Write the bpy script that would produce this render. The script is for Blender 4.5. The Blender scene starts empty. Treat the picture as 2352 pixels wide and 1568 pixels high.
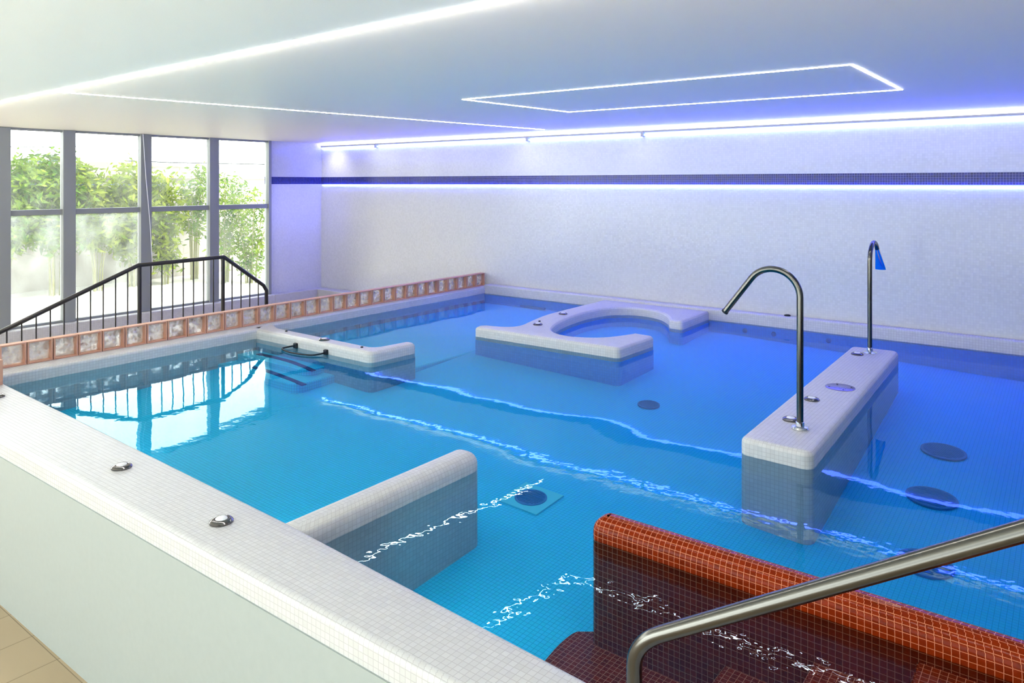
import bpy, bmesh, math, random
from mathutils import Vector, Matrix
random.seed(7)
sc = bpy.context.scene
COL = sc.collection
PI = math.pi

# ------------------------------------------------------------------ helpers
def link(o, parent=None):
    COL.objects.link(o)
    if parent is not None:
        o.parent = parent
    return o

def obj(name, bm, mat, parent=None, smooth=None):
    me = bpy.data.meshes.new(name)
    bm.normal_update()
    bm.to_mesh(me); bm.free()
    me.materials.append(mat)
    if smooth:
        for p in me.polygons: p.use_smooth = True
        try: me.set_sharp_from_angle(angle=math.radians(smooth))
        except Exception: pass
    o = bpy.data.objects.new(name, me)
    return link(o, parent)

def tag(o, label=None, cat=None, group=None, kind=None):
    if label: o['label'] = label
    if cat: o['category'] = cat
    if group: o['group'] = group
    if kind: o['kind'] = kind
    return o

def thing(name, label, cat, loc=(0, 0, 0), rz=0, group=None):
    o = bpy.data.objects.new(name, None)
    o.empty_display_size = .05
    o.location = loc; o.rotation_euler = (0, 0, rz)
    link(o)
    return tag(o, label, cat, group)

def struct(o):
    o['kind'] = 'structure'; return o

def boxuv(bm, faces=None):
    uv = bm.loops.layers.uv.verify()
    bm.normal_update()
    for f in (faces or bm.faces):
        n = f.normal
        ax, ay, az = abs(n.x), abs(n.y), abs(n.z)
        for l in f.loops:
            c = l.vert.co
            if az >= ax and az >= ay: l[uv].uv = (c.x, c.y)
            elif ay >= ax: l[uv].uv = (c.x, c.z)
            else: l[uv].uv = (c.y, c.z)

def box(bm, a, b, bev=0, seg=2):
    r = bmesh.ops.create_cube(bm, size=1)
    vs = r['verts']
    for v in vs:
        v.co = Vector([(a[i] + b[i]) / 2 + v.co[i] * (b[i] - a[i]) for i in range(3)])
    if bev:
        es = set(e for v in vs for e in v.link_edges)
        bmesh.ops.bevel(bm, geom=list(es), offset=bev, segments=seg, profile=.5, affect='EDGES')
    return bm

def newbox(a, b, bev=0, seg=2):
    bm = bmesh.new(); box(bm, a, b, bev, seg); boxuv(bm); return bm

def tube(bm, pts, r, n=12, caps=True, radii=None):
    pts = [Vector(p) for p in pts]
    rings = []
    t0 = (pts[1] - pts[0]).normalized()
    up = Vector((0, 0, 1)) if abs(t0.z) < .9 else Vector((1, 0, 0))
    u = t0.cross(up).normalized()
    for i, p in enumerate(pts):
        if i == 0: t = t0
        elif i == len(pts) - 1: t = (pts[i] - pts[i - 1]).normalized()
        else:
            t = ((pts[i] - pts[i - 1]).normalized() + (pts[i + 1] - pts[i]).normalized()).normalized()
        u = (u - t * u.dot(t)).normalized()
        w = t.cross(u)
        s = 1.0
        if 0 < i < len(pts) - 1:
            c = (pts[i] - pts[i - 1]).normalized().dot(t)
            s = 1 / max(c, .6)
        rr = radii[i] if radii else r
        rings.append([bm.verts.new(p + (u * math.cos(2 * PI * k / n) + w * math.sin(2 * PI * k / n)) * rr * (s if s < 1.2 else 1)) for k in range(n)])
    for a, b in zip(rings, rings[1:]):
        for k in range(n):
            bm.faces.new((a[k], a[(k + 1) % n], b[(k + 1) % n], b[k]))
    if caps:
        bm.faces.new(rings[0][::-1]); bm.faces.new(rings[-1])
    return bm

def lathe(bm, prof, n=32, loc=(0, 0, 0)):
    loc = Vector(loc); rings = []
    for (r, z) in prof:
        if r < 1e-5: rings.append([bm.verts.new(loc + Vector((0, 0, z)))])
        else: rings.append([bm.verts.new(loc + Vector((r * math.cos(2 * PI * k / n), r * math.sin(2 * PI * k / n), z))) for k in range(n)])
    for a, b in zip(rings, rings[1:]):
        for k in range(n):
            q = [a[k % len(a)], a[(k + 1) % len(a)], b[(k + 1) % len(b)], b[k % len(b)]]
            q2 = []
            for v in q:
                if v not in q2: q2.append(v)
            if len(q2) > 2: bm.faces.new(q2)
    return bm

def fillet(pts, seg=8):
    """pts: (x, y, radius) corners, returns a polyline with rounded corners"""
    out = []; n = len(pts)
    for i in range(n):
        p = Vector(pts[i][:2]); r = pts[i][2] if len(pts[i]) > 2 else 0
        if r <= 0: out.append(p); continue
        a = (Vector(pts[i - 1][:2]) - p).normalized(); b = (Vector(pts[(i + 1) % n][:2]) - p).normalized()
        ang = a.angle(b)
        d = r / math.tan(ang / 2)
        p0 = p + a * d; p1 = p + b * d
        c = p + (a + b).normalized() * (r / math.sin(ang / 2))
        a0 = math.atan2(*(p0 - c).yx); a1 = math.atan2(*(p1 - c).yx)
        da = (a1 - a0 + PI) % (2 * PI) - PI
        for k in range(seg + 1):
            t = a0 + da * k / seg
            out.append(c + Vector((math.cos(t), math.sin(t))) * r)
    return out

def catmull(P, seg=6):
    P = [Vector(p) for p in P]; out = []
    for i in range(len(P) - 1):
        p0 = P[max(i - 1, 0)]; p1 = P[i]; p2 = P[i + 1]; p3 = P[min(i + 2, len(P) - 1)]
        for k in range(seg):
            t = k / seg
            out.append(.5 * ((2 * p1) + (p2 - p0) * t + (2 * p0 - 5 * p1 + 4 * p2 - p3) * t * t + (3 * p1 - p0 - 3 * p2 + p3) * t ** 3))
    out.append(P[-1]); return out

def slab(outline, z0, z1, r=0, seg=5, bottom=False):
    """extruded outline with a rounded top edge; uv in metres along the surface"""
    P = [Vector(p) for p in outline]
    Q = []
    for p in P:
        if not Q or (p - Q[-1]).length > 1e-4: Q.append(p)
    if (Q[0] - Q[-1]).length < 1e-4: Q.pop()
    P = Q; n = len(P)
    area = sum(P[i].x * P[(i + 1) % n].y - P[(i + 1) % n].x * P[i].y for i in range(n))
    if area < 0: P.reverse()
    N = []
    for i in range(n):
        e1 = (P[i] - P[i - 1]).normalized(); e2 = (P[(i + 1) % n] - P[i]).normalized()
        n1 = Vector((-e1.y, e1.x)); n2 = Vector((-e2.y, e2.x))
        N.append((n1 + n2) / max(1 + n1.dot(n2), .3))
    S = [0]
    for i in range(n): S.append(S[-1] + (P[(i + 1) % n] - P[i]).length)
    prof = [(0, z0)]
    if r > 0:
        for k in range(seg + 1):
            a = PI / 2 * k / seg
            prof.append((r * (1 - math.cos(a)), z1 - r + r * math.sin(a)))
    else: prof.append((0, z1))
    V = [z0]
    for a, b in zip(prof, prof[1:]): V.append(V[-1] + math.hypot(b[0] - a[0], b[1] - a[1]))
    bm = bmesh.new(); uv = bm.loops.layers.uv.verify()
    rings = [[bm.verts.new((P[i].x + N[i].x * d, P[i].y + N[i].y * d, z)) for i in range(n)] for d, z in prof]
    for j in range(len(prof) - 1):
        for i in range(n):
            k = (i + 1) % n
            f = bm.faces.new((rings[j][i], rings[j][k], rings[j + 1][k], rings[j + 1][i]))
            for l, (s, v) in zip(f.loops, ((S[i], V[j]), (S[i + 1], V[j]), (S[i + 1], V[j + 1]), (S[i], V[j + 1]))):
                l[uv].uv = (s, v)
    f = bm.faces.new(rings[-1])
    for l in f.loops: l[uv].uv = (l.vert.co.x, l.vert.co.y)
    if bottom:
        f = bm.faces.new(rings[0][::-1])
        for l in f.loops: l[uv].uv = (l.vert.co.x, l.vert.co.y)
    return bm

def grow(outline, d):
    P = [Vector(p) for p in outline]; Q = []
    for p in P:
        if not Q or (p - Q[-1]).length > 1e-4: Q.append(p)
    if (Q[0] - Q[-1]).length < 1e-4: Q.pop()
    n = len(Q)
    if sum(Q[i].x * Q[(i + 1) % n].y - Q[(i + 1) % n].x * Q[i].y for i in range(n)) < 0: Q.reverse()
    out = []
    for i in range(n):
        e1 = (Q[i] - Q[i - 1]).normalized(); e2 = (Q[(i + 1) % n] - Q[i]).normalized()
        n1 = Vector((e1.y, -e1.x)); n2 = Vector((e2.y, -e2.x))
        out.append(Q[i] + (n1 + n2) / max(1 + n1.dot(n2), .3) * d)
    return out

# ------------------------------------------------------------------ materials
class NT:
    def __init__(s, name):
        s.m = bpy.data.materials.new(name); s.m.use_nodes = True
        s.t = s.m.node_tree; s.t.nodes.clear()
        s.out = s.n('ShaderNodeOutputMaterial')
    def n(s, typ, **kw):
        o = s.t.nodes.new(typ)
        for k, v in kw.items():
            if k.startswith('i_'):
                key = k[2:]
                key = int(key) if key.isdigit() else key.replace('_', ' ')
                o.inputs[key].default_value = v
            else: setattr(o, k, v)
        return o
    def l(s, a, b): s.t.links.new(a, b)
    def math(s, op, a, b=None, c=None):
        o = s.n('ShaderNodeMath', operation=op)
        for i, x in enumerate((a, b, c)):
            if x is None: continue
            if isinstance(x, (int, float)): o.inputs[i].default_value = x
            else: s.l(x, o.inputs[i])
        return o.outputs[0]
    def mix(s, fac, a, b):
        o = s.n('ShaderNodeMix', data_type='RGBA')
        for k, x in ((0, fac), (6, a), (7, b)):
            if isinstance(x, (int, float)): o.inputs[k].default_value = x
            elif isinstance(x, tuple): o.inputs[k].default_value = x if len(x) == 4 else x + (1,)
            else: s.l(x, o.inputs[k])
        return o.outputs[2]
    def done(s, sh, slot='Surface'):
        s.l(sh, s.out.inputs[slot]); return s.m

def simple(name, col, rough=.5, metal=0, spec=.5, bump=0, bscale=200, coat=0):
    t = NT(name)
    p = t.n('ShaderNodeBsdfPrincipled')
    p.inputs['Base Color'].default_value = col + (1,)
    p.inputs['Roughness'].default_value = rough; p.inputs['Metallic'].default_value = metal
    p.inputs['Specular IOR Level'].default_value = spec
    tc = t.n('ShaderNodeTexCoord'); nz = t.n('ShaderNodeTexNoise', i_Scale=bscale, i_Detail=3.0)
    t.l(tc.outputs['Object'], nz.inputs['Vector'])
    c = t.mix(t.math('MULTIPLY', nz.outputs[0], .35), col, tuple(x * .8 for x in col))
    t.l(c, p.inputs['Base Color'])
    if bump:
        b = t.n('ShaderNodeBump', i_Strength=bump, i_Distance=.002); t.l(nz.outputs[0], b.inputs['Height']); t.l(b.outputs[0], p.inputs['Normal'])
    return t.done(p.outputs[0])

def emis(name, col, s):
    t = NT(name); e = t.n('ShaderNodeEmission', i_Strength=s); e.inputs[0].default_value = col + (1,)
    return t.done(e.outputs[0])

def tile(name, cols, grout, size=.025, mortar=.09, rough=.18, tilt=.03, stripe=None, spec=.5, gfade=1.0, big=.06, light_tint=None):
    """square mosaic on metric UVs; every tile has its own tone and a slight tilt of its own"""
    t = NT(name)
    uvn = t.n('ShaderNodeUVMap')
    sx = t.n('ShaderNodeSeparateXYZ'); t.l(uvn.outputs[0], sx.inputs[0])
    u = t.math('DIVIDE', sx.outputs[0], size); v = t.math('DIVIDE', sx.outputs[1], size)
    fu = t.math('FRACT', u); fv = t.math('FRACT', v)
    du = t.math('ABSOLUTE', t.math('SUBTRACT', fu, .5)); dv = t.math('ABSOLUTE', t.math('SUBTRACT', fv, .5))
    d = t.math('MAXIMUM', du, dv)
    mr = t.n('ShaderNodeMapRange', i_1=.5 - mortar * .75, i_2=.5 - mortar * .3); t.l(d, mr.inputs[0])
    g = mr.outputs[0]
    cell = t.n('ShaderNodeCombineXYZ'); t.l(t.math('FLOOR', u), cell.inputs[0]); t.l(t.math('FLOOR', v), cell.inputs[1])
    wn = t.n('ShaderNodeTexWhiteNoise', noise_dimensions='2D'); t.l(cell.outputs[0], wn.inputs['Vector'])
    base = t.mix(wn.outputs['Value'], cols[0], cols[1])
    bn = t.n('ShaderNodeTexNoise', i_Scale=1.3, i_Detail=2.0); t.l(uvn.outputs[0], bn.inputs['Vector'])
    base = t.mix(t.math('MULTIPLY', bn.outputs[0], big * 2), base, tuple(c * .6 for c in cols[0]))
    gr = grout
    if light_tint:
        # blue light towards the far end painted into the tile colour, cyan near stairs
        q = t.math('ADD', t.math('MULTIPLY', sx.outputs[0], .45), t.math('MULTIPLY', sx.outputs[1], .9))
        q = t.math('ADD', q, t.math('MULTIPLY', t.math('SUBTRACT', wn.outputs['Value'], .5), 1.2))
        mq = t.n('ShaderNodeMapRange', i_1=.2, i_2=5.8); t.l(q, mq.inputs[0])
        base = t.mix(mq.outputs[0], base, light_tint); gr = t.mix(mq.outputs[0], grout, tuple(c * .8 for c in light_tint))
    if stripe:
        z0, z1, scol = stripe
        inn = t.math('MULTIPLY', t.math('GREATER_THAN', sx.outputs[1], z0), t.math('LESS_THAN', sx.outputs[1], z1))
        base = t.mix(inn, base, t.mix(wn.outputs['Value'], scol, tuple(c * 1.8 for c in scol)))
        gr = t.mix(inn, gr if not isinstance(gr, tuple) else gr, (.26, .26, .46))
    col = t.mix(t.math('MULTIPLY', g, gfade), base, gr)
    p = t.n('ShaderNodeBsdfPrincipled'); t.l(col, p.inputs['Base Color'])
    p.inputs['Specular IOR Level'].default_value = spec
    t.l(t.math('ADD', t.math('MULTIPLY', g, .5), rough), p.inputs['Roughness'])
    # normal: per-tile tilt
    geo = t.n('ShaderNodeNewGeometry')
    vs = t.n('ShaderNodeVectorMath', operation='SUBTRACT'); t.l(wn.outputs['Color'], vs.inputs[0]); vs.inputs[1].default_value = (.5, .5, .5)
    sl = t.n('ShaderNodeVectorMath', operation='SCALE'); t.l(vs.outputs[0], sl.inputs[0]); sl.inputs['Scale'].default_value = tilt * 2
    ad = t.n('ShaderNodeVectorMath', operation='ADD'); t.l(geo.outputs['Normal'], ad.inputs[0]); t.l(sl.outputs[0], ad.inputs[1])
    no = t.n('ShaderNodeVectorMath', operation='NORMALIZE'); t.l(ad.outputs[0], no.inputs[0])
    t.l(no.outputs[0], p.inputs['Normal'])
    return t.done(p.outputs[0])

M = {}
M['wall'] = tile('white_mosaic_wall', ((.64, .64, .66), (.69, .69, .71)), (.56, .56, .60), tilt=.018, stripe=(2.5, 2.625, (.006, .012, .11)), rough=.16, big=.02)
M['white'] = tile('white_mosaic', ((.57, .56, .56), (.62, .61, .61)), (.48, .46, .47), tilt=.03, rough=.36, spec=.25, big=.03)
M['pool'] = tile('pool_mosaic', ((.03, .70, .88), (.06, .78, .94)), (.02, .42, .64), tilt=.02, rough=.4, spec=.2, light_tint=(.004, .47, .97))
M['lining'] = tile('blue_lining', ((.015, .40, .90), (.03, .46, .96)), (.02, .34, .76), tilt=.02, rough=.4, spec=.2)  # blue cast of the water on submerged faces put into the colour
M['green_lining'] = tile('green_blue_lining', ((.10, .36, .48), (.14, .42, .54)), (.10, .30, .42), tilt=.02, rough=.4, spec=.2)  # greenish cast of the water put into the colour
M['red'] = tile('red_mosaic', ((.19, .018, .001), (.26, .028, .002)), (.62, .27, .15), mortar=.075, tilt=.03, rough=.15, spec=.2)
M['floor'] = tile('beige_floor_tile', ((.44, .34, .22), (.48, .37, .25)), (.25, .20, .14), size=.33, mortar=.012, tilt=.004, rough=.55, big=.15)
M['plaster'] = simple('white_plaster', (.41, .45, .445), .35, bump=.1, bscale=30)
M['ceil'] = simple('ceiling_paint', (.94, .88, .79), .45)
M['soffit'] = simple('soffit_paint', (.93, .95, .90), .45)
M['terra'] = simple('terracotta', (.62, .35, .25), .55, bump=.4, bscale=120)
M['black'] = simple('black_metal', (.035, .03, .03), .35)
M['rubber'] = simple('dark_rubber', (.015, .02, .03), .5)
M['frame'] = simple('grey_aluminium', (.29, .305, .305), .45)
M['chrome'] = simple('chrome', (.80, .80, .82), .08, metal=1)
M['steel'] = simple('brushed_steel', (.16, .155, .145), .22, metal=1)
M['dark_chrome'] = simple('worn_chrome', (.22, .21, .21), .14, metal=1)
M['button'] = simple('white_button', (.85, .85, .86), .2)
M['navy'] = simple('navy_tile', (.015, .03, .16), .3)
M['grate'] = simple('blue_grate', (.005, .20, .48), .5)
M['white_frame'] = simple('pale_surround', (.08, .70, .84), .4)
M['plate'] = simple('lilac_steel_plate', (.30, .28, .50), .25, metal=.8)
M['led'] = emis('white_led', (1, .97, .92), 46)
M['blue_led'] = emis('blue_led', (.075, .11, 1), 26)
M['cyan_led'] = emis('blue_white_led', (.06, .085, 1), 62)
M['up_led'] = emis('white_up_led', (1, .95, .88), 12)
M['cream'] = simple('cream_render', (.50, .46, .40), .8, bump=.3, bscale=20)
M['ground'] = simple('pale_paving', (.80, .78, .74), .8)
M['bark'] = simple('bamboo_stem', (.30, .30, .12), .6)
M['grey_pipe'] = simple('grey_pipe', (.45, .46, .48), .5)

def leafmat(name, c1, c2):
    t = NT(name)
    tc = t.n('ShaderNodeTexCoord'); nz = t.n('ShaderNodeTexNoise', i_Scale=3.0); t.l(tc.outputs['Object'], nz.inputs['Vector'])
    mr = t.n('ShaderNodeMapRange', i_1=.35, i_2=.65); t.l(nz.outputs[0], mr.inputs[0])
    c = t.mix(mr.outputs[0], c1, c2)
    d = t.n('ShaderNodeBsdfDiffuse'); tr = t.n('ShaderNodeBsdfTranslucent'); t.l(c, d.inputs[0]); t.l(c, tr.inputs[0])
    mx = t.n('ShaderNodeMixShader', i_0=.25); t.l(d.outputs[0], mx.inputs[1]); t.l(tr.outputs[0], mx.inputs[2])
    return t.done(mx.outputs[0])
M['leaf'] = leafmat('bamboo_leaf', (.14, .22, .02), (.34, .40, .05))
M['leaf2'] = leafmat('bright_leaf', (.07, .17, .02), (.28, .38, .05))

def glassmat(name, haze):
    t = NT(name)
    tr = t.n('ShaderNodeBsdfTransparent'); tl = t.n('ShaderNodeBsdfTranslucent'); tl.inputs[0].default_value = (.95, .97, .95, 1)
    gl = t.n('ShaderNodeBsdfGlossy'); gl.inputs['Roughness'].default_value = .02
    tc = t.n('ShaderNodeTexCoord'); mp = t.n('ShaderNodeMapping'); mp.inputs['Scale'].default_value = (1, 1.6, .8)
    nz = t.n('ShaderNodeTexNoise', i_Scale=2.0, i_Detail=4.0); t.l(tc.outputs['Object'], mp.inputs[0]); t.l(mp.outputs[0], nz.inputs['Vector'])
    mr = t.n('ShaderNodeMapRange', i_1=.3, i_2=.7, i_3=haze * .4, i_4=haze * 1.5); t.l(nz.outputs[0], mr.inputs[0])
    m1 = t.n('ShaderNodeMixShader'); t.l(mr.outputs[0], m1.inputs[0]); t.l(tr.outputs[0], m1.inputs[1]); t.l(tl.outputs[0], m1.inputs[2])
    fr = t.n('ShaderNodeFresnel', i_IOR=1.12)
    m2 = t.n('ShaderNodeMixShader'); t.l(fr.outputs[0], m2.inputs[0]); t.l(m1.outputs[0], m2.inputs[1]); t.l(gl.outputs[0], m2.inputs[2])
    return t.done(m2.outputs[0])
M['glass'] = glassmat('window_glass', .05)
M['misted'] = glassmat('misted_glass', .13)

def blockglass():
    t = NT('pressed_glass')
    tc = t.n('ShaderNodeTexCoord'); oi = t.n('ShaderNodeObjectInfo')
    vo = t.n('ShaderNodeTexVoronoi', feature='SMOOTH_F1', i_Scale=22.0); nz = t.n('ShaderNodeTexNoise', i_Scale=16.0, i_Detail=2.0)
    ad = t.n('ShaderNodeVectorMath', operation='ADD'); t.l(tc.outputs['Object'], ad.inputs[0])
    t.l(oi.outputs['Random'], ad.inputs[1]); t.l(ad.outputs[0], vo.inputs['Vector']); t.l(ad.outputs[0], nz.inputs['Vector'])
    h = t.math('ADD', vo.outputs['Distance'], nz.outputs[0])
    b = t.n('ShaderNodeBump', i_Strength=1.0, i_Distance=.03); t.l(h, b.inputs['Height'])
    cr = t.n('ShaderNodeMapRange', i_1=.6, i_2=1.15); t.l(h, cr.inputs[0])
    col = t.mix(cr.outputs[0], (.62, .57, .55), (.97, .95, .93))
    tl = t.n('ShaderNodeBsdfTranslucent'); t.l(col, tl.inputs[0]); t.l(b.outputs[0], tl.inputs['Normal'])
    df = t.n('ShaderNodeBsdfDiffuse'); t.l(col, df.inputs[0]); t.l(b.outputs[0], df.inputs['Normal'])
    gl = t.n('ShaderNodeBsdfGlossy', i_Roughness=.12); t.l(b.outputs[0], gl.inputs['Normal'])
    m0 = t.n('ShaderNodeMixShader', i_0=.35); t.l(tl.outputs[0], m0.inputs[1]); t.l(df.outputs[0], m0.inputs[2])
    m1 = t.n('ShaderNodeMixShader', i_0=.22); t.l(m0.outputs[0], m1.inputs[1]); t.l(gl.outputs[0], m1.inputs[2])
    tp = t.n('ShaderNodeBsdfTransparent'); t.l(t.mix(.5, col, (.95, .95, .95)), tp.inputs[0])
    m2 = t.n('ShaderNodeMixShader'); t.l(t.math('MULTIPLY', cr.outputs[0], .75), m2.inputs[0]); t.l(m1.outputs[0], m2.inputs[1]); t.l(tp.outputs[0], m2.inputs[2])
    return t.done(m2.outputs[0])
M['block'] = blockglass()

def watermat():
    t = NT('pool_water')
    tc = t.n('ShaderNodeTexCoord')
    n1 = t.n('ShaderNodeTexNoise', i_Scale=1.0, i_Detail=1.0); n2 = t.n('ShaderNodeTexNoise', i_Scale=11.0, i_Detail=2.0)
    for n in (n1, n2): t.l(tc.outputs['Object'], n.inputs['Vector'])
    sx = t.n('ShaderNodeSeparateXYZ'); t.l(tc.outputs['Object'], sx.inputs[0])
    # the surface is livelier by the stairs and the near coping
    my = t.n('ShaderNodeMapRange', i_1=4.2, i_2=2.6, i_3=0.0, i_4=1.0); t.l(sx.outputs[1], my.inputs[0])
    mx = t.n('ShaderNodeMapRange', i_1=-2.7, i_2=-1.5, i_3=.025, i_4=.15); t.l(sx.outputs[0], mx.inputs[0])
    amp = t.math('ADD', t.math('MULTIPLY', my.outputs[0], mx.outputs[0]), .02)
    h = t.math('ADD', t.math('MULTIPLY', n1.outputs[0], .8), t.math('MULTIPLY', n2.outputs[0], amp))
    b = t.n('ShaderNodeBump', i_Strength=1.0, i_Distance=.008); t.l(h, b.inputs['Height'])
    fr = t.n('ShaderNodeFresnel', i_IOR=1.22); t.l(b.outputs[0], fr.inputs['Normal'])
    tr = t.n('ShaderNodeBsdfTransparent'); tr.inputs[0].default_value = (.97, .99, 1, 1)
    gl = t.n('ShaderNodeBsdfGlossy', i_Roughness=.0); gl.inputs[0].default_value = (.75, .90, 1, 1); t.l(b.outputs[0], gl.inputs['Normal'])
    m = t.n('ShaderNodeMixShader'); t.l(fr.outputs[0], m.inputs[0]); t.l(tr.outputs[0], m.inputs[1]); t.l(gl.outputs[0], m.inputs[2])
    va = t.n('ShaderNodeVolumeAbsorption', i_Density=1.1); va.inputs['Color'].default_value = (.78, .87, .95, 1)
    ve = t.n('ShaderNodeEmission', i_Strength=1.0); ve.inputs[0].default_value = (0, .012, .03, 1)  # faint glow added to the volume in place of scattered light
    ad = t.n('ShaderNodeAddShader'); t.l(va.outputs[0], ad.inputs[0]); t.l(ve.outputs[0], ad.inputs[1])
    t.l(ad.outputs[0], t.out.inputs['Volume'])
    return t.done(m.outputs[0])
M['water'] = watermat()

# ------------------------------------------------------------------ dimensions
W, T, FL = .88, .98, .36          # water level, coping top, visible pool bottom
YB, XL, ZC, XR = 8.65, -11.0, 3.24, 2.6
NI = [(-7.3, 2.175), (-5.27, 2.13), (-2.87, 2.06), (-1.19, 1.97), (XR, 1.88)]   # inner edge of near coping
NO = [(-7.3, 1.65), (XR, 1.72)]

# ------------------------------------------------------------------ setting
struct(obj('floor', newbox((-11.2, -3.2, -.1), (XR + .1, YB + .1, 0)), M['floor']))
struct(obj('ceiling', newbox((-11.2, 2.0, ZC), (XR + .1, YB + .15, ZC + .2)), M['ceil']))
struct(obj('ceiling_soffit', slab([(-11.2, -3.2), (XR + .1, -3.2), (XR + .1, 2.055), (-11.2, 2.463)], ZC - .03, ZC - .001, bottom=True), M['soffit']))
struct(obj('wall_back', newbox((-11.2, YB, 0), (XR + .1, YB + .15, ZC + .2)), M['wall']))
struct(obj('wall_right', newbox((XR, -3.2, 0), (XR + .15, YB, ZC)), M['plaster']))
# left wall: pier beside the windows, low wall with sill below them
bm = bmesh.new()
box(bm, (XL - .15, 7.56, 0), (XL, YB, ZC))
boxuv(bm); struct(obj('wall_left', bm, M['wall']))
bm = bmesh.new(); box(bm, (XL - .15, -3.2, 0), (XL + .16, 7.56, .62), .012); boxuv(bm)
struct(obj('trim_1', bm, M['white']))
bm = bmesh.new(); box(bm, (XL, 7.56, 0), (XL + .16, YB, .62), .012); box(bm, (XL + .16, YB - .22, 0), (-7.25, YB, .62), .012); boxuv(bm)
struct(obj('trim_2', bm, M['white']))
# windows
WY = [1.55, 2.62, 3.67, 4.45, 5.50, 6.59, 7.56]
for i in range(6):
    y0, y1 = WY[i], WY[i + 1]
    mw = .16 if i else .16
    fr = bmesh.new()
    box(fr, (XL - .06, y0 - mw, .62), (XL + .05, y0, ZC), .006)                   # mullion
    box(fr, (XL - .045, y0, 2.09), (XL + .02, y1 - .02, 2.165), .004)             # transom
    box(fr, (XL - .045, y0, .62), (XL + .02, y1, .65), .004)
    box(fr, (XL - .045, y0, ZC - .03), (XL + .02, y1, ZC), .004)
    if i == 5: box(fr, (XL - .06, y1 - .05, .62), (XL + .05, y1, ZC), .004)
    boxuv(fr)
    root = bpy.data.objects.new('window_%d' % (i + 1), None); root.location = (0, 0, 0); link(root); struct(root)
    obj('window_frame', fr, M['frame'], root)
    e = y1 - .16 if i < 5 else y1 - .05
    obj('pane', newbox((XL - .02, y0, 2.16), (XL - .012, e, ZC - .03)), M['glass'], root)
    obj('pane', newbox((XL - .02, y0, .65), (XL - .012, e, 2.09)), M['misted'] if i < 4 else M['glass'], root)
# outside
struct(obj('ground', newbox((-40, -20, .1), (XL - .16, 40, .3)), M['ground']))
bm = bmesh.new()
box(bm, (-17.4, -6, .3), (-17.0, 16, 2.62)); box(bm, (-17.45, -6, 2.62), (-16.93, 16, 2.74), .02); box(bm, (-17.35, -6, 2.74), (-17.05, 16, 2.98))
boxuv(bm); struct(obj('wall_garden', bm, M['cream']))

def bamboo(x, y, h, spread, leaves, label, mat, zlow=.9, ls=.2, dense=2.4):
    leaves = int(leaves * dense)
    t = thing('bamboo_plant', label, 'plant', (x, y, .3))
    t['group'] = 'bamboo plants behind the windows'
    st = bmesh.new(); lf = bmesh.new()
    tips = []
    for k in range(9):
        a = random.uniform(0, 2 * PI); r = random.uniform(.02, .12)
        bx, by = r * math.cos(a), r * math.sin(a)
        lean = random.uniform(.2, 1) * spread; hh = h * random.uniform(.75, 1.0)
        pts = [(bx + math.cos(a) * lean * s ** 2 * .8, by + math.sin(a) * lean * s ** 2 * .8, hh * s) for s in (0, .2, .4, .6, .8, 1)]
        tube(st, pts, .012, 6, radii=[.014, .013, .011, .009, .006, .003])
        tips.append(pts)
    for k in range(leaves):
        pts = random.choice(tips)
        s = random.uniform(max(zlow / h, .05), 1.0) * 5
        i = min(int(s), 4); f = s - i
        p = Vector(pts[i]).lerp(Vector(pts[i + 1]), f)
        p += Vector((random.gauss(0, .22), random.gauss(0, .22), random.gauss(0, .12))) * spread
        d = Vector((random.uniform(-1, 1), random.uniform(-1, 1), random.uniform(-.9, .25))).normalized()
        sd = d.cross(Vector((random.uniform(-1, 1), random.uniform(-1, 1), random.uniform(-1, 1)))).normalized()
        L = ls * random.uniform(.6, 1.2); w = L * .17
        v = [lf.verts.new(p), lf.verts.new(p + d * L * .4 + sd * w), lf.verts.new(p + d * L), lf.verts.new(p + d * L * .4 - sd * w)]
        lf.faces.new(v)
    obj('stem', st, M['bark'], t, 60); obj('foliage', lf, mat, t)
    return t
for a in [(-15.9, 5.2, 2.85, .8, 1700, 'dense bushy bamboo seen through the leftmost window panes', M['leaf2'], 1.3),
          (-16.0, 6.1, 2.9, .75, 1500, 'bushy bamboo half hidden behind the second grey mullion', M['leaf2'], 1.2),
          (-16.0, 6.9, 2.75, .8, 1700, 'yellow-green bamboo filling the second window from the left', M['leaf'], 1.2),
          (-16.1, 7.7, 2.6, .7, 1300, 'bamboo thinning out beside the mullion with the hanging cord', M['leaf'], .9),
          (-15.9, 8.3, 2.25, .55, 800, 'slim light bamboo at the left of the third window', M['leaf'], .4, .19, 1.8),
          (-16.2, 9.1, 2.75, .5, 500, 'tall bamboo rising above the garden wall in the third window', M['leaf2'], 1.2, .17, 1.5),
          (-15.2, 9.25, 2.5, .62, 800, 'sparse dark bamboo at the left of the rightmost window', M['leaf2'], .7, .13, 1.7),
          (-14.6, 9.55, 2.2, .6, 750, 'low leafy bamboo at the right edge of the rightmost window', M['leaf2'], .3, .13, 1.7)]:
    bamboo(*a)
tag(obj('wall_cable', tube(bmesh.new(), [(-16.98, 7.9, 3.02), (-16.98, 9, 3.0), (-16.98, 12, 3.01), (-16.98, 14, 3.0)], .014, 6), M['rubber']), 'thin dark cable running along the top of the garden wall', 'cable')
tag(obj('overhead_cable', tube(bmesh.new(), [(-16.9, 5.0, 3.22), (-16.9, 6.2, 3.26), (-16.9, 7.75, 3.34), (-16.9, 7.78, 2.98)], .013, 6), M['grey_pipe']), 'grey cable strung above the bamboo, bent down at one end', 'cable')
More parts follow.
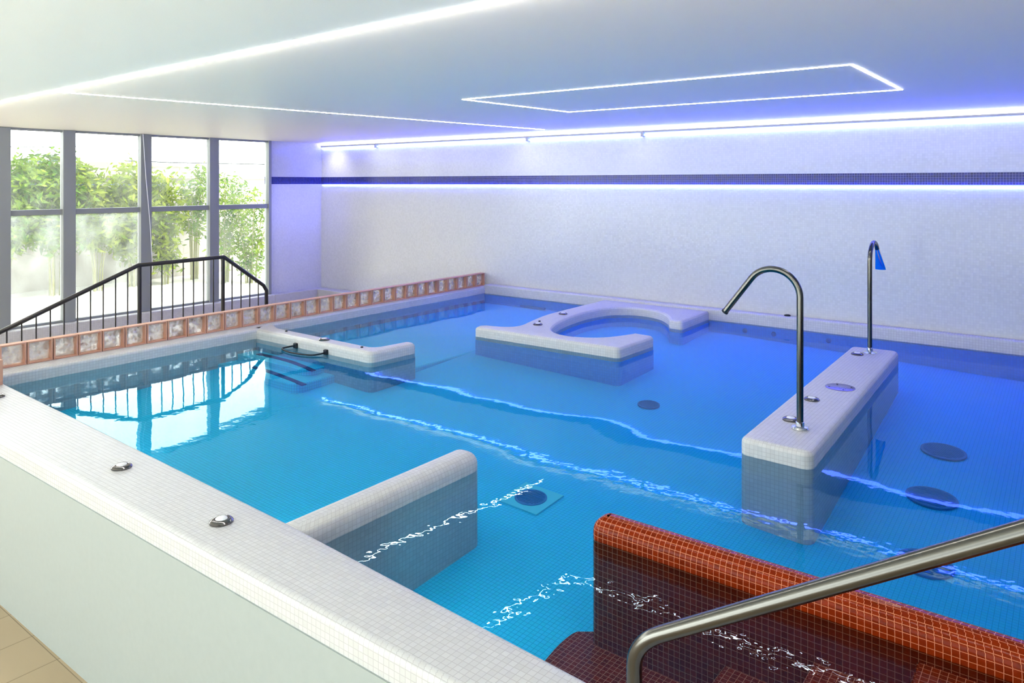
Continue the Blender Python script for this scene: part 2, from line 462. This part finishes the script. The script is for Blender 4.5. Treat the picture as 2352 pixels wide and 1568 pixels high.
tag(obj('vent_pipe', tube(bmesh.new(), catmull([(-17.2, 8.2, 2.98), (-17.2, 8.2, 3.12), (-17.2, 8.26, 3.22), (-17.2, 8.4, 3.25), (-17.2, 8.55, 3.2)], 5), .045, 10), M['grey_pipe'], smooth=50), 'grey bent pipe on top of the garden wall', 'pipe')
tag(obj('hanging_cord', tube(bmesh.new(), [(XL + .07, 5.36, ZC), (XL + .075, 5.40, 2.6), (XL + .08, 5.46, 1.9), (XL + .08, 5.5, 1.2)], .006, 6), M['button']), 'thin white cord hanging down the third grey window mullion', 'cord')

# ------------------------------------------------------------------ the pool shell
pool = thing('swimming_pool', 'raised indoor spa pool lined and edged with white mosaic tile', 'pool', (0, 0, 0))
near = NI[::-1] + NO
obj('near_coping', slab([(-7.35, 1.65), (XR, 1.72), *NI[::-1], (-7.35, 2.175)], 0, T, .03), M['white'], pool, 50)
bm = bmesh.new()
vs = [bm.verts.new(c) for c in ((-7.36, 1.643, 0), (XR, 1.713, 0), (XR, 1.713, .88), (-7.36, 1.643, .88), (-7.36, 1.66, 0), (XR, 1.73, 0), (XR, 1.73, .88), (-7.36, 1.66, .88))]
for f in ((0, 1, 2, 3), (5, 4, 7, 6), (3, 2, 6, 7), (1, 5, 6, 2), (4, 0, 3, 7)): bm.faces.new([vs[i] for i in f])
boxuv(bm); obj('outer_cladding', bm, M['plaster'], pool)
obj('left_coping', slab(fillet([(-7.24, 2.0), (-6.87, 2.0), (-6.87, 4.64, .1), (-7.0, 4.74, .03), (-7.0, 8.6), (-7.24, 8.6)]), 0, T, .03), M['white'], pool, 50)
obj('back_coping', slab([(-7.02, 8.50), (-5.0, 8.50), (-3.4, 8.50), (XR, 8.60), (XR, YB), (-7.02, YB)], 0, T + .03, .02), M['white'], pool, 50)
def zfl(x, y): return W - max(.14, .48 - .065 * (-.607 * x + .795 * y - 3.5))
bm = bmesh.new(); gx = [-7.2 + (XR + 7.2) * i / 24 for i in range(25)]; gy = [1.7 + 6.9 * j / 18 for j in range(19)]
gv = [[bm.verts.new((x, y, zfl(x, y))) for y in gy] for x in gx]
for i in range(24):
    for j in range(18): bm.faces.new((gv[i][j], gv[i + 1][j], gv[i + 1][j + 1], gv[i][j + 1]))
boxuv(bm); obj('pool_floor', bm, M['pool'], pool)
obj('submerged_lining', slab([(-7.01, 8.495), (-3.4, 8.495), (XR - .01, 8.595), (XR - .01, 8.62), (-7.01, 8.62)], FL - .05, W - .015), M['lining'], pool)  # added panel, painted so the submerged wall fades into the water
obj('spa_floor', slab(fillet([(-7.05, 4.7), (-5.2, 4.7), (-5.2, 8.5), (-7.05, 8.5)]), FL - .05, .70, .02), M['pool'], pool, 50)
# submerged corner steps with dark nosings
for z, y, x1 in ((.76, 4.34, -5.75), (.70, 4.12, -5.6)):
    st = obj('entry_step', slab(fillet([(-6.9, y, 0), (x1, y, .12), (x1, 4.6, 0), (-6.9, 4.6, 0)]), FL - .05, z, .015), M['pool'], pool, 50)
    obj('nosing_strip', slab(catmull([(-6.7, y + .10), (-6.2, y + .10), (x1 + .06, y + .02)], 5) + catmull([(x1 + .06, y + .07), (-6.2, y + .16), (-6.7, y + .16)], 5), z - .004, z + .004), M['navy'], st)

tag(obj('pool_water', slab([(-7.2, 1.95), (-5.2, 1.92), (XR - .02, 1.80), (XR - .02, 8.63), (-7.2, 8.63)], FL - .1, W, 0, bottom=True), M['water']),
    'still blue pool water reflecting the lit wall and windows', 'water', kind='stuff')

# L-shaped divider, C-shaped seat, island, stub, red partition
LD = fillet([(-7.0, 4.56), (-5.10, 4.56, .07), (-5.06, 5.12, .06), (-5.20, 5.13, .06), (-5.25, 4.74, .08), (-6.75, 4.76, .12), (-7.0, 4.86)])
dv = obj('pool_divider', slab(LD, FL - .05, T, .045, 6), M['white'], smooth=60)
obj('submerged_lining', slab(grow(LD, .004), FL - .05, W - .04), M['green_lining'], dv, 50)  # added skin carrying the green-blue fade of the water below the surface
tag(dv,
    'L-shaped white tiled divider joined to the ledge below the glass blocks', 'divider')
inner = catmull([(-3.62, 6.80), (-3.70, 6.58), (-3.80, 6.42), (-3.95, 6.32), (-4.12, 6.29), (-4.30, 6.36), (-4.46, 6.54), (-4.58, 6.85), (-4.66, 7.25), (-4.68, 7.65), (-4.62, 7.98), (-4.45, 8.16), (-4.22, 8.21), (-3.98, 8.13), (-3.78, 7.92), (-3.66, 7.72)], 5)
left = catmull([(-4.97, 8.5), (-4.97, 7.9), (-4.96, 7.2), (-4.88, 6.75), (-4.81, 6.45), (-4.84, 6.32), (-4.96, 6.25), (-5.10, 6.22)], 4)
outl = left + fillet([(-5.1, 6.22), (-5.15, 6.15), (-5.12, 6.05, .03), (-3.40, 6.09, .06), (-3.38, 6.80, .06), (-3.62, 6.82)])[1:] + inner[1:] + fillet([(-3.66, 7.72), (-3.50, 7.70, .04), (-3.52, 8.52), (-4, 8.52)])[1:3 + 8]
outl = [Vector(p) for p in outl] + [Vector((-3.52, 8.52)), Vector((-4.97, 8.52))]
su = obj('basin_surround', slab(outl, FL - .05, T, .035, 5), M['white'], smooth=60)
obj('submerged_lining', slab(grow(outl, .004), FL - .05, W - .035), M['lining'], su, 50)  # added skin, water's blue fade painted on the surround's submerged sides
tag(su,
    'white tiled C-shaped surround curving around a round basin by the back wall', 'pool seat')
tag(obj('tiled_island', slab(fillet([(-1.63, 4.40, .06), (-1.20, 4.38, .06), (-1.30, 7.56, .06), (-1.70, 7.52, .06)]), FL - .05, T, .035, 6), M['white'], smooth=60),
    'long narrow white tiled island standing in the water with two steel spouts', 'pool island')
tag(obj('pool_divider', slab(fillet([(-2.90, 2.0), (-2.72, 2.0), (-2.72, 3.28, .07), (-2.90, 3.28, .07)]), FL - .05, T, .07, 7), M['white'], smooth=60),
    'short white tiled dividing wall jutting into the water from the near coping', 'divider')
tag(obj('red_partition', slab(fillet([(-1.79, 2.93, .05), (XR, 2.93), (XR, 3.08), (-1.79, 3.08, .06)]), FL - .05, T, .068, 7), M['red'], smooth=60),
    'rust red mosaic partition wall with rounded top and pale grout', 'partition')
steps = thing('red_stairs', 'submerged rust red mosaic steps beside the red partition wall', 'stairs', (0, 0, 0))
for z, x in ((.40, -1.92), (.55, -1.15), (.70, -.80), (.84, -.45), (1.0, -.1), (1.16, .25), (1.32, .6)):
    pts = fillet([(x, 1.93, 0), (XR, 1.93, 0), (XR, 3.0, 0), (x, 3.0, 0)]) if x > -1.5 else [(-1.62, 1.93)] + catmull([(-1.78, 2.2), (-1.86, 2.55), (-1.90, 2.85), (-1.87, 3.02), (-1.75, 3.02)], 5) + [(-1.7, 3.0), (XR, 3.0), (XR, 1.93)]
    obj('step', slab(pts, FL - .05, z, .012), M['red'], steps, 50)

# ------------------------------------------------------------------ glass blocks
ORD = ['first', 'second', 'third', 'fourth', 'fifth', 'sixth', 'seventh', 'eighth', 'ninth', 'tenth', 'eleventh', 'twelfth', 'thirteenth', 'fourteenth', 'fifteenth', 'sixteenth', 'seventeenth', 'eighteenth', 'nineteenth', 'twentieth']
TENS = {20: 'twenty', 30: 'thirty'}
def ordinal(n): return ORD[n - 1] if n <= 20 else (TENS[n // 10 * 10] + '-' + ORD[n % 10 - 1] if n % 10 else 'thirtieth')
PITCH = .2035
def make_block(label):
    t = thing('glass_block', label, 'glass block', group='glass blocks edging the pool')
    w, h, d, th = PITCH - .006, .19, .085, .014
    bm = bmesh.new()
    box(bm, (-d / 2, -w / 2, 0), (d / 2, -w / 2 + th, h), .003); box(bm, (-d / 2, w / 2 - th, 0), (d / 2, w / 2, h), .003)
    box(bm, (-d / 2, -w / 2 + th, 0), (d / 2, w / 2 - th, th), .003); box(bm, (-d / 2, -w / 2 + th, h - th), (d / 2, w / 2 - th, h), .003)
    boxuv(bm); obj('block_frame', bm, M['terra'], t)
    bm = bmesh.new(); box(bm, (-d / 2 + .012, -w / 2 + th - .002, th - .002), (-d / 2 + .035, w / 2 - th + .002, h - th + .002), .004); boxuv(bm)
    obj('glass_pane', bm, M['block'], t, 40)
    return t
def copy_thing(root, loc, rz, label):
    r = root.copy(); COL.objects.link(r); r.location = loc; r.rotation_euler = (0, 0, rz); r['label'] = label
    for ch in root.children:
        c = ch.copy(); COL.objects.link(c); c.parent = r
    return r
Y0 = 2.29 + PITCH * 31
proto = None
for k in range(32):
    lab = 'glass block with terracotta edges, %s from the back wall along the pool' % ordinal(k + 1)
    loc = (-7.125, Y0 - PITCH * (k + .5), T)
    if proto is None:
        proto = make_block(lab); proto.location = loc
    else: copy_thing(proto, loc, 0, lab)
copy_thing(proto, (-6.62, 2.09, T), PI / 2, 'lone glass block turned end-on on the near coping corner')

# ------------------------------------------------------------------ lights built in, added fill spots
def strip(bm, a, b, w=.022, h=.012):
    a = Vector(a); b = Vector(b); d = (b - a).normalized(); s = Vector((-d.y, d.x, 0)) * w / 2
    vs = [bm.verts.new(p + q + Vector((0, 0, z))) for z in (0, h) for p, q in ((a, s), (a, -s), (b, -s), (b, s))]
    for f in ((0, 1, 2, 3), (7, 6, 5, 4), (0, 4, 5, 1), (1, 5, 6, 2), (2, 6, 7, 3), (3, 7, 4, 0)): bm.faces.new([vs[i] for i in f])
    return bm
zl = ZC - .003
tag(obj('led_strip', strip(bmesh.new(), (-10.9, 2.473, ZC - .036), (XR - .02, 2.075, ZC - .034), .022, .0352), M['led']), 'long white LED line along the step in the ceiling', 'light strip', 'white ceiling LED lines')
tag(obj('led_strip', strip(bmesh.new(), (-6.42, 2.40, zl), (-5.72, 8.2, zl), .018, .0042), M['led']), 'white LED line crossing the ceiling from the long line to the back wall', 'light strip', 'white ceiling LED lines')
bm = bmesh.new()
C4 = [(-4.21, 4.81, zl), (-1.09, 4.83, zl), (-1.08, 6.37, zl), (-4.10, 6.32, zl)]
for i in range(4): strip(bm, C4[i], C4[(i + 1) % 4], .018, .0042)
tag(obj('led_rectangle', bm, M['led']), 'white LED lines forming a long rectangle on the ceiling', 'light frame')
tag(obj('cove_strip', newbox((-10.95, YB - .03, ZC - .108), (XR, YB - .002, ZC - .09)), M['cyan_led']), 'blue-white LED strip at the top of the tiled back wall', 'light strip')
bm = newbox((-10.95, YB - .052, ZC - .072), (XR, YB - .001, ZC - .064)); box(bm, (-10.95, YB - .056, ZC - .072), (XR, YB - .0521, ZC - .046))
tag(obj('cove_rail', bm, M['grey_pipe']), 'thin grey rail above the blue-white cove strip', 'rail')
tag(obj('cove_strip', newbox((-10.95, YB - .045, ZC - .063), (XR, YB - .012, ZC - .045)), M['up_led']), 'white LED strip lying on the cove rail and lighting the ceiling edge', 'light strip')
tag(obj('band_strip', newbox((-10.95, YB - .022, 2.464), (XR, YB + .0005, 2.486)), M['blue_led']), 'thin blue LED strip below the navy tile band on the back wall', 'light strip')
for i, (x, lab) in enumerate(((-9.5, 'small cable clip on the cove rail nearest the window corner'), (-6.3, 'small cable clip on the cove rail above the glass block end'), (-4.46, 'small cable clip on the cove rail above the island spouts'))):
    tag(obj('cable_clip', newbox((x - .02, YB - .06, ZC - .12), (x + .02, YB + .0005, ZC - .05), .004), M['grey_pipe']), lab, 'clip')

def lamp(kind, name, loc, energy, col, aim=None, **kw):
    L = bpy.data.lights.new(name, kind); L.energy = energy; L.color = col
    for k, v in kw.items(): setattr(L, k, v)
    o = bpy.data.objects.new(name, L); o.location = loc
    if aim is not None: o.rotation_euler = (Vector(aim) - Vector(loc)).to_track_quat('-Z', 'Y').to_euler()
    return link(o)
lamp('SUN', 'sun', (0, 0, 10), 4.0, (1, .97, .9), aim=(-5, -2, 1.5), angle=.02)
for x, e in ((-11.0 + .45, 16), (-6.3, 4), (-4.46, 2)):
    lamp('SPOT', 'wall_spot', (x, YB - .45, ZC - .03), e, (1, .97, .95), aim=(x, YB + .05, 2.6), spot_size=1.7, spot_blend=1, shadow_soft_size=.04)
lamp('SPOT', 'pier_spot', (-9.6, 8.1, 2.6), 55, (.34, .36, 1), aim=(XL, 8.0, 1.6), spot_size=1.5, spot_blend=1, shadow_soft_size=.03)  # unseen blue spot added to tint the pier
for x, y in ((-5.6, 2.3), (-3.7, 2.28), (-2.3, 2.25)):
    lamp('SPOT', 'near_underwater_light', (x, y, .70), 5, (.12, .85, 1), aim=(x + .5, y + 2.5, .4), spot_size=2.7, spot_blend=1, shadow_soft_size=0)  # unseen cyan spots added to brighten the near water

wd = bpy.data.worlds.new('sky'); sc.world = wd; wd.use_nodes = True
bg = wd.node_tree.nodes['Background']; bg.inputs[0].default_value = (.93, 1, .97, 1); 
wt = wd.node_tree; tcw = wt.nodes.new('ShaderNodeTexCoord'); sxw = wt.nodes.new('ShaderNodeSeparateXYZ'); wt.links.new(tcw.outputs['Generated'], sxw.inputs[0])
mrw = wt.nodes.new('ShaderNodeMapRange'); mrw.inputs[1].default_value = -.25; mrw.inputs[2].default_value = -.85; mrw.inputs[3].default_value = 2.5; mrw.inputs[4].default_value = 8.5
wt.links.new(sxw.outputs[0], mrw.inputs[0]); mz = wt.nodes.new('ShaderNodeMapRange'); mz.inputs[1].default_value = 0; mz.inputs[2].default_value = -.25; mz.inputs[3].default_value = 0; mz.inputs[4].default_value = 3.0   # brightness added below the horizon to lift the ceiling
wt.links.new(sxw.outputs[2], mz.inputs[0])
adw = wt.nodes.new('ShaderNodeMath'); adw.operation = 'ADD'; wt.links.new(mrw.outputs[0], adw.inputs[0]); wt.links.new(mz.outputs[0], adw.inputs[1]); wt.links.new(adw.outputs[0], bg.inputs[1])

# ------------------------------------------------------------------ fittings
def button(x, y, label, z=T, s=1.0):
    t = thing('air_button', label, 'push button', (x, y, z), group='chrome push buttons')
    obj('bezel', lathe(bmesh.new(), [(0, -.004), (.052 * s, -.004), (.052 * s, .008 * s), (.046 * s, .014 * s), (.038 * s, .018 * s), (.030 * s, .018 * s), (.028 * s, .012 * s), (0, .012 * s)]), M['dark_chrome'], t, 40)
    obj('button_cap', lathe(bmesh.new(), [(.027 * s, .010 * s), (.027 * s, .018 * s), (.022 * s, .022 * s), (0, .023 * s)]), M['button'], t, 40)
for x, y, lab in ((-6.18, 1.98, 'chrome push button on the near coping beside the lone end-on glass block'),
                  (-4.11, 1.90, 'chrome push button on the near coping where the windows reflect in the water'),
                  (-3.09, 1.87, 'chrome push button on the near coping next to the short dividing wall'),
                  (-5.87, 4.65, 'chrome push button on top of the L-shaped divider'),
                  (-4.66, 6.56, 'chrome push button on the C-shaped surround, nearer the pool centre'),
                  (-4.80, 7.27, 'chrome push button on the C-shaped surround, nearer the back wall'),
                  (-1.48, 4.92, 'chrome push button half hidden behind the base of the angled spout'),
                  (-1.50, 5.47, 'chrome push button on the island next to the round steel plate'),
                  (-1.57, 7.16, 'chrome push button beside the base of the fan spout')):
    button(x, y, lab)
pl = thing('cover_plate', 'round lilac steel cover plate set flush in the white island', 'cover plate', (-1.42, 5.93, T))
obj('plate_disc', lathe(bmesh.new(), [(0, -.003), (.105, -.003), (.105, .003), (.101, .005), (0, .005)], 40), M['plate'], pl, 40)
for k in range(4):
    a = .5 + k * PI / 2
    obj('screw', lathe(bmesh.new(), [(.006, .004), (.006, .007), (0, .008)], 10, (.08 * math.cos(a), .08 * math.sin(a), 0)), M['rubber'], pl)
tag(obj('drain_cap', lathe(bmesh.new(), [(0, -.002), (.035, -.002), (.035, .010), (.02, .016), (0, .016)], 20, (-2.62, 8.585, T + .03)), M['rubber'], smooth=40), 'small dark cap on the ledge along the back wall', 'cap')

def arc_pipe(dx, dy):
    pts = [(0, 0, .0), (0, 0, .3), (0, 0, .6), (0, 0, .82)]
    for k in range(1, 19):
        a = math.radians(143) * k / 18
        s = .17 * (1 - math.cos(a)); pts.append((dx * s, dy * s, .82 + .17 * math.sin(a)))
    return pts
# angled spout
sp = thing('water_spout', 'tall steel spout with a plain angled pipe end, nearer on the island', 'spout', (-1.38, 4.776, T))
P = arc_pipe(-1, 0); e = Vector(P[-1]); P.append(tuple(e + Vector((-.6, 0, -.8)) * .15)); P.append(tuple(e + Vector((-.6, 0, -.8)) * .30))
obj('pipe', tube(bmesh.new(), P, .0205, 20), M['steel'], sp, 50)
obj('base_flange', lathe(bmesh.new(), [(0, -.003), (.052, -.003), (.054, .008), (.048, .018), (.028, .022), (.026, .045), (.0205, .048)]), M['chrome'], sp, 40)
obj('nozzle_rim', tube(bmesh.new(), [e + Vector((-.6, 0, -.8)) * .292, e + Vector((-.6, 0, -.8)) * .304], .0225, 20), M['rubber'], sp)
# fan spout
sp = thing('water_spout', 'tall steel spout with a flat fan nozzle, at the far end of the island', 'spout', (-1.497, 7.305, T))
P = arc_pipe(0, 1)
obj('pipe', tube(bmesh.new(), P, .0195, 20), M['steel'], sp, 50)
obj('base_flange', lathe(bmesh.new(), [(0, -.003), (.060, -.003), (.062, .006), (.05, .012), (.026, .016), (.024, .045), (.0195, .048)]), M['chrome'], sp, 40)
bm = bmesh.new(); e = Vector(P[-1]); d = Vector((0, .6, -.8)); up = Vector((0, .8, .6)); rings = []
for s in range(8):
    q = s / 7; a = .0195 + .028 * q; b = .0195 * (1 - q) + .008 * q; c = e + d * (.26 * q)
    rings.append([bm.verts.new(c + Vector((1, 0, 0)) * a * math.cos(2 * PI * k / 20) + up * b * math.sin(2 * PI * k / 20)) for k in range(20)])
for A, B in zip(rings, rings[1:]):
    for k in range(20): bm.faces.new((A[k], A[(k + 1) % 20], B[(k + 1) % 20], B[k]))
bm.faces.new(rings[-1]); obj('fan_nozzle', bm, M['chrome'], sp, 50)

# big handrail in the foreground
A = Vector((-1.01, 1.90, T)); B0 = Vector((-1.01, 1.90, 1.205)); B1 = Vector((.55, 1.98, 2.16))
hr = thing('steel_handrail', 'thick brushed steel handrail sloping down to the near coping in the foreground', 'handrail', A)
dirv = (B1 - B0).normalized(); pts = [A, A + Vector((0, 0, .08)), B0 - Vector((0, 0, .07))]
for k in range(1, 12):
    t = k / 12; p0 = B0 - Vector((0, 0, .07)); p2 = B0 + dirv * .10
    pts.append(p0 * (1 - t) ** 2 + B0 * 2 * t * (1 - t) + p2 * t * t)
for k in range(0, 13): pts.append((B0 + dirv * .10).lerp(B1, k / 12))
obj('rail', tube(bmesh.new(), [p - A for p in pts], .0225, 24), M['steel'], hr, 50)
obj('base_flange', lathe(bmesh.new(), [(0, -.003), (.05, -.003), (.05, .008), (.03, .014), (.0225, .014)]), M['chrome'], hr, 40)
pst = [B1 - A - dirv * .03, Vector((B1.x - A.x - .02, B1.y - A.y, -.98))]
obj('post', tube(bmesh.new(), pst, .0225, 16), M['steel'], hr, 50)

# black railing on the landing behind the glass blocks
XRL = -7.62
rail = thing('stair_railing', 'black metal stair railing with thin balusters in front of the windows', 'railing', (XRL, 3.7, 0))
RP = [(1.25, .72), (2.46, 1.19), (3.69, 1.68), (4.64, 1.69), (5.15, 1.315), (5.19, 1.25)]
def rz(y):
    for (a, za), (b, zb) in zip(RP, RP[1:]):
        if a <= y <= b: return za + (zb - za) * (y - a) / (b - a)
    return RP[-1][1]
def ground_z(y):
    if y < 2.2: return 0
    if y < 2.6: return .19
    if y < 3.0: return .38
    if y < 3.4: return .57
    if y < 4.95: return .75
    if y < 5.25: return .57
    return 0
off = Vector((XRL, 3.7, 0))
obj('handrail', tube(bmesh.new(), [Vector((XRL, y, z)) - off for y, z in RP] + [Vector((XRL, 5.19, .58)) - off], .021, 14), M['black'], rail, 40)
for y in (3.70, 4.63):
    obj('post', tube(bmesh.new(), [Vector((0, y - 3.7, ground_z(y))), Vector((0, y - 3.7, rz(y)))], .020, 12), M['black'], rail, 40)
ys = [3.7 - .118 * k for k in range(1, 17)] + [3.7 + .1165 * k for k in range(1, 8)] + [4.63 + .113 * k for k in range(1, 5)]
for y in ys:
    obj('baluster', tube(bmesh.new(), [Vector((0, y - 3.7, ground_z(y))), Vector((0, y - 3.7, rz(y)))], .0065, 8), M['black'], rail, 40)
bm = bmesh.new()
for y0, y1, z in ((2.2, 2.6, .19), (2.6, 3.0, .38), (3.0, 3.4, .57), (3.4, 4.95, .75), (4.95, 5.25, .57), (5.25, 5.55, .38), (5.55, 5.85, .19)):
    box(bm, (-8.9, y0, 0), (-7.45, y1, z))
boxuv(bm); struct(obj('trim_3', bm, M['white']))

# underwater fittings
def drain(x, y, r, label, square=False):
    z = zfl(x, y) + .006
    t = thing('pool_drain', label, 'drain', (x, y, z), group='round drains on the pool bottom')
    t.rotation_euler = (math.atan(.065 * .795), math.atan(.065 * .607), 0)
    if square:
        s = r * 1.45
        obj('surround', newbox((-s, -s, -.005), (s, s, .004)), M['white_frame'], t)
    bm = lathe(bmesh.new(), [(0, -.004), (r, -.004), (r, .008), (r * .9, .012), (r * .85, .008)], 40)
    for k in range(-6, 7):
        y_ = k * r / 7; w = math.sqrt(max(r * r * .8 - y_ * y_, 0))
        if w > .01: box(bm, (-w, y_ - r * .035, .005), (w, y_ + r * .035, .012))
    lathe(bm, [(r * .87, .006), (0, .006)], 32)
    obj('grate', bm, M['grate'], t, 30)
drain(-2.80, 3.865, .105, 'round blue floor drain with square surround between the short divider and red partition', square=True)
drain(-.787, 6.28, .15, 'dark round drain on the pool bottom right of the island, furthest of three')
drain(-.747, 5.435, .15, 'dark round drain on the pool bottom right of the island, middle of three')
drain(-.661, 4.58, .14, 'dark round drain on the pool bottom behind the handrail, nearest of three')
drain(-2.955, 5.82, .095, 'dark round drain on the pool bottom in front of the C-shaped surround')
for x0, x1, z, lab in ((-6.33, -5.90, .765, 'long dark slot in the submerged back wall beside the C-shaped surround'),
                       (-6.66, -6.47, .715, 'short dark slot low in the submerged back wall, left of a pair'),
                       (-6.37, -6.14, .715, 'short dark slot low in the submerged back wall, right of a pair')):
    tag(obj('wall_slot', newbox((x0, 8.47, z - .012), (x1, 8.51, z + .012), .005), M['grate']), lab, 'slot')
for x, lab in ((-3.08, 'dark round jet in the submerged back wall beside the C-shaped surround'), (-2.75, 'dark jet in the submerged back wall, middle of three'), (-2.16, 'dark jet in the submerged back wall behind the angled spout')):
    bm = lathe(bmesh.new(), [(0, .03), (.015, .03), (.022, .022), (.040, .016), (.045, 0), (0, 0)], 20)
    bmesh.ops.rotate(bm, verts=bm.verts, cent=(0, 0, 0), matrix=Matrix.Rotation(PI / 2, 3, 'X'))
    bmesh.ops.translate(bm, verts=bm.verts, vec=(x, 8.515 + max(0, (x + 3.4) * .0167), .80))
    tag(obj('wall_jet', bm, M['grate'], smooth=40), lab, 'jet', 'jets in the back wall')
# grab loop on the L divider
gl = thing('grab_loop', 'thin black grab loop on the side of the L-shaped divider at the waterline', 'grab handle', (0, 0, 0))
obj('loop', tube(bmesh.new(), catmull([(-6.19, 4.57, .90), (-6.22, 4.47, .895), (-6.2, 4.40, .892), (-6.0, 4.36, .892), (-5.78, 4.40, .892), (-5.72, 4.47, .895), (-5.72, 4.57, .90)], 6), .008, 8), M['rubber'], gl, 50)
for x in (-6.19, -5.72):
    obj('bracket', newbox((x - .025, 4.535, .875), (x + .025, 4.575, .925), .008), M['rubber'], gl)
for x, y, lab in ((-6.52, 4.68, 'tiny dark stud on the L-shaped divider near the glass blocks'), (-5.32, 4.65, 'tiny dark stud on the L-shaped divider near its corner'), (-4.75, 6.72, 'tiny dark stud on the C-shaped surround beside a button')):
    tag(obj('coping_stud', lathe(bmesh.new(), [(0, -.002), (.013, -.002), (.013, .008), (.006, .012), (0, .012)], 12, (x, y, T)), M['rubber'], smooth=40), lab, 'stud')

# ------------------------------------------------------------------ camera and look
cd = bpy.data.cameras.new('camera'); cam = bpy.data.objects.new('camera', cd); link(cam)
cam.location = (0, 0, 2.52); cam.rotation_euler = (PI / 2, 0, math.atan2(.6071, .7946))
cd.sensor_width = 36; cd.lens = 36 * 1700 / 2352; cd.shift_y = -(784 - 420) / 2352
cd.clip_start = .05; cd.clip_end = 200
sc.camera = cam
sc.view_settings.view_transform = 'Standard'
sc.view_settings.look = 'None'
sc.view_settings.exposure = -0.02
sc.view_settings.gamma = 0.88
sc.cycles.sample_clamp_indirect = 4.0
sc.cycles.use_denoising = True
sc.cycles.max_bounces = 6
sc.cycles.diffuse_bounces = 3
sc.cycles.glossy_bounces = 3
sc.cycles.use_adaptive_sampling = True
sc.cycles.adaptive_threshold = .12
sc.cycles.adaptive_min_samples = 12
sc.cycles.transparent_max_bounces = 12
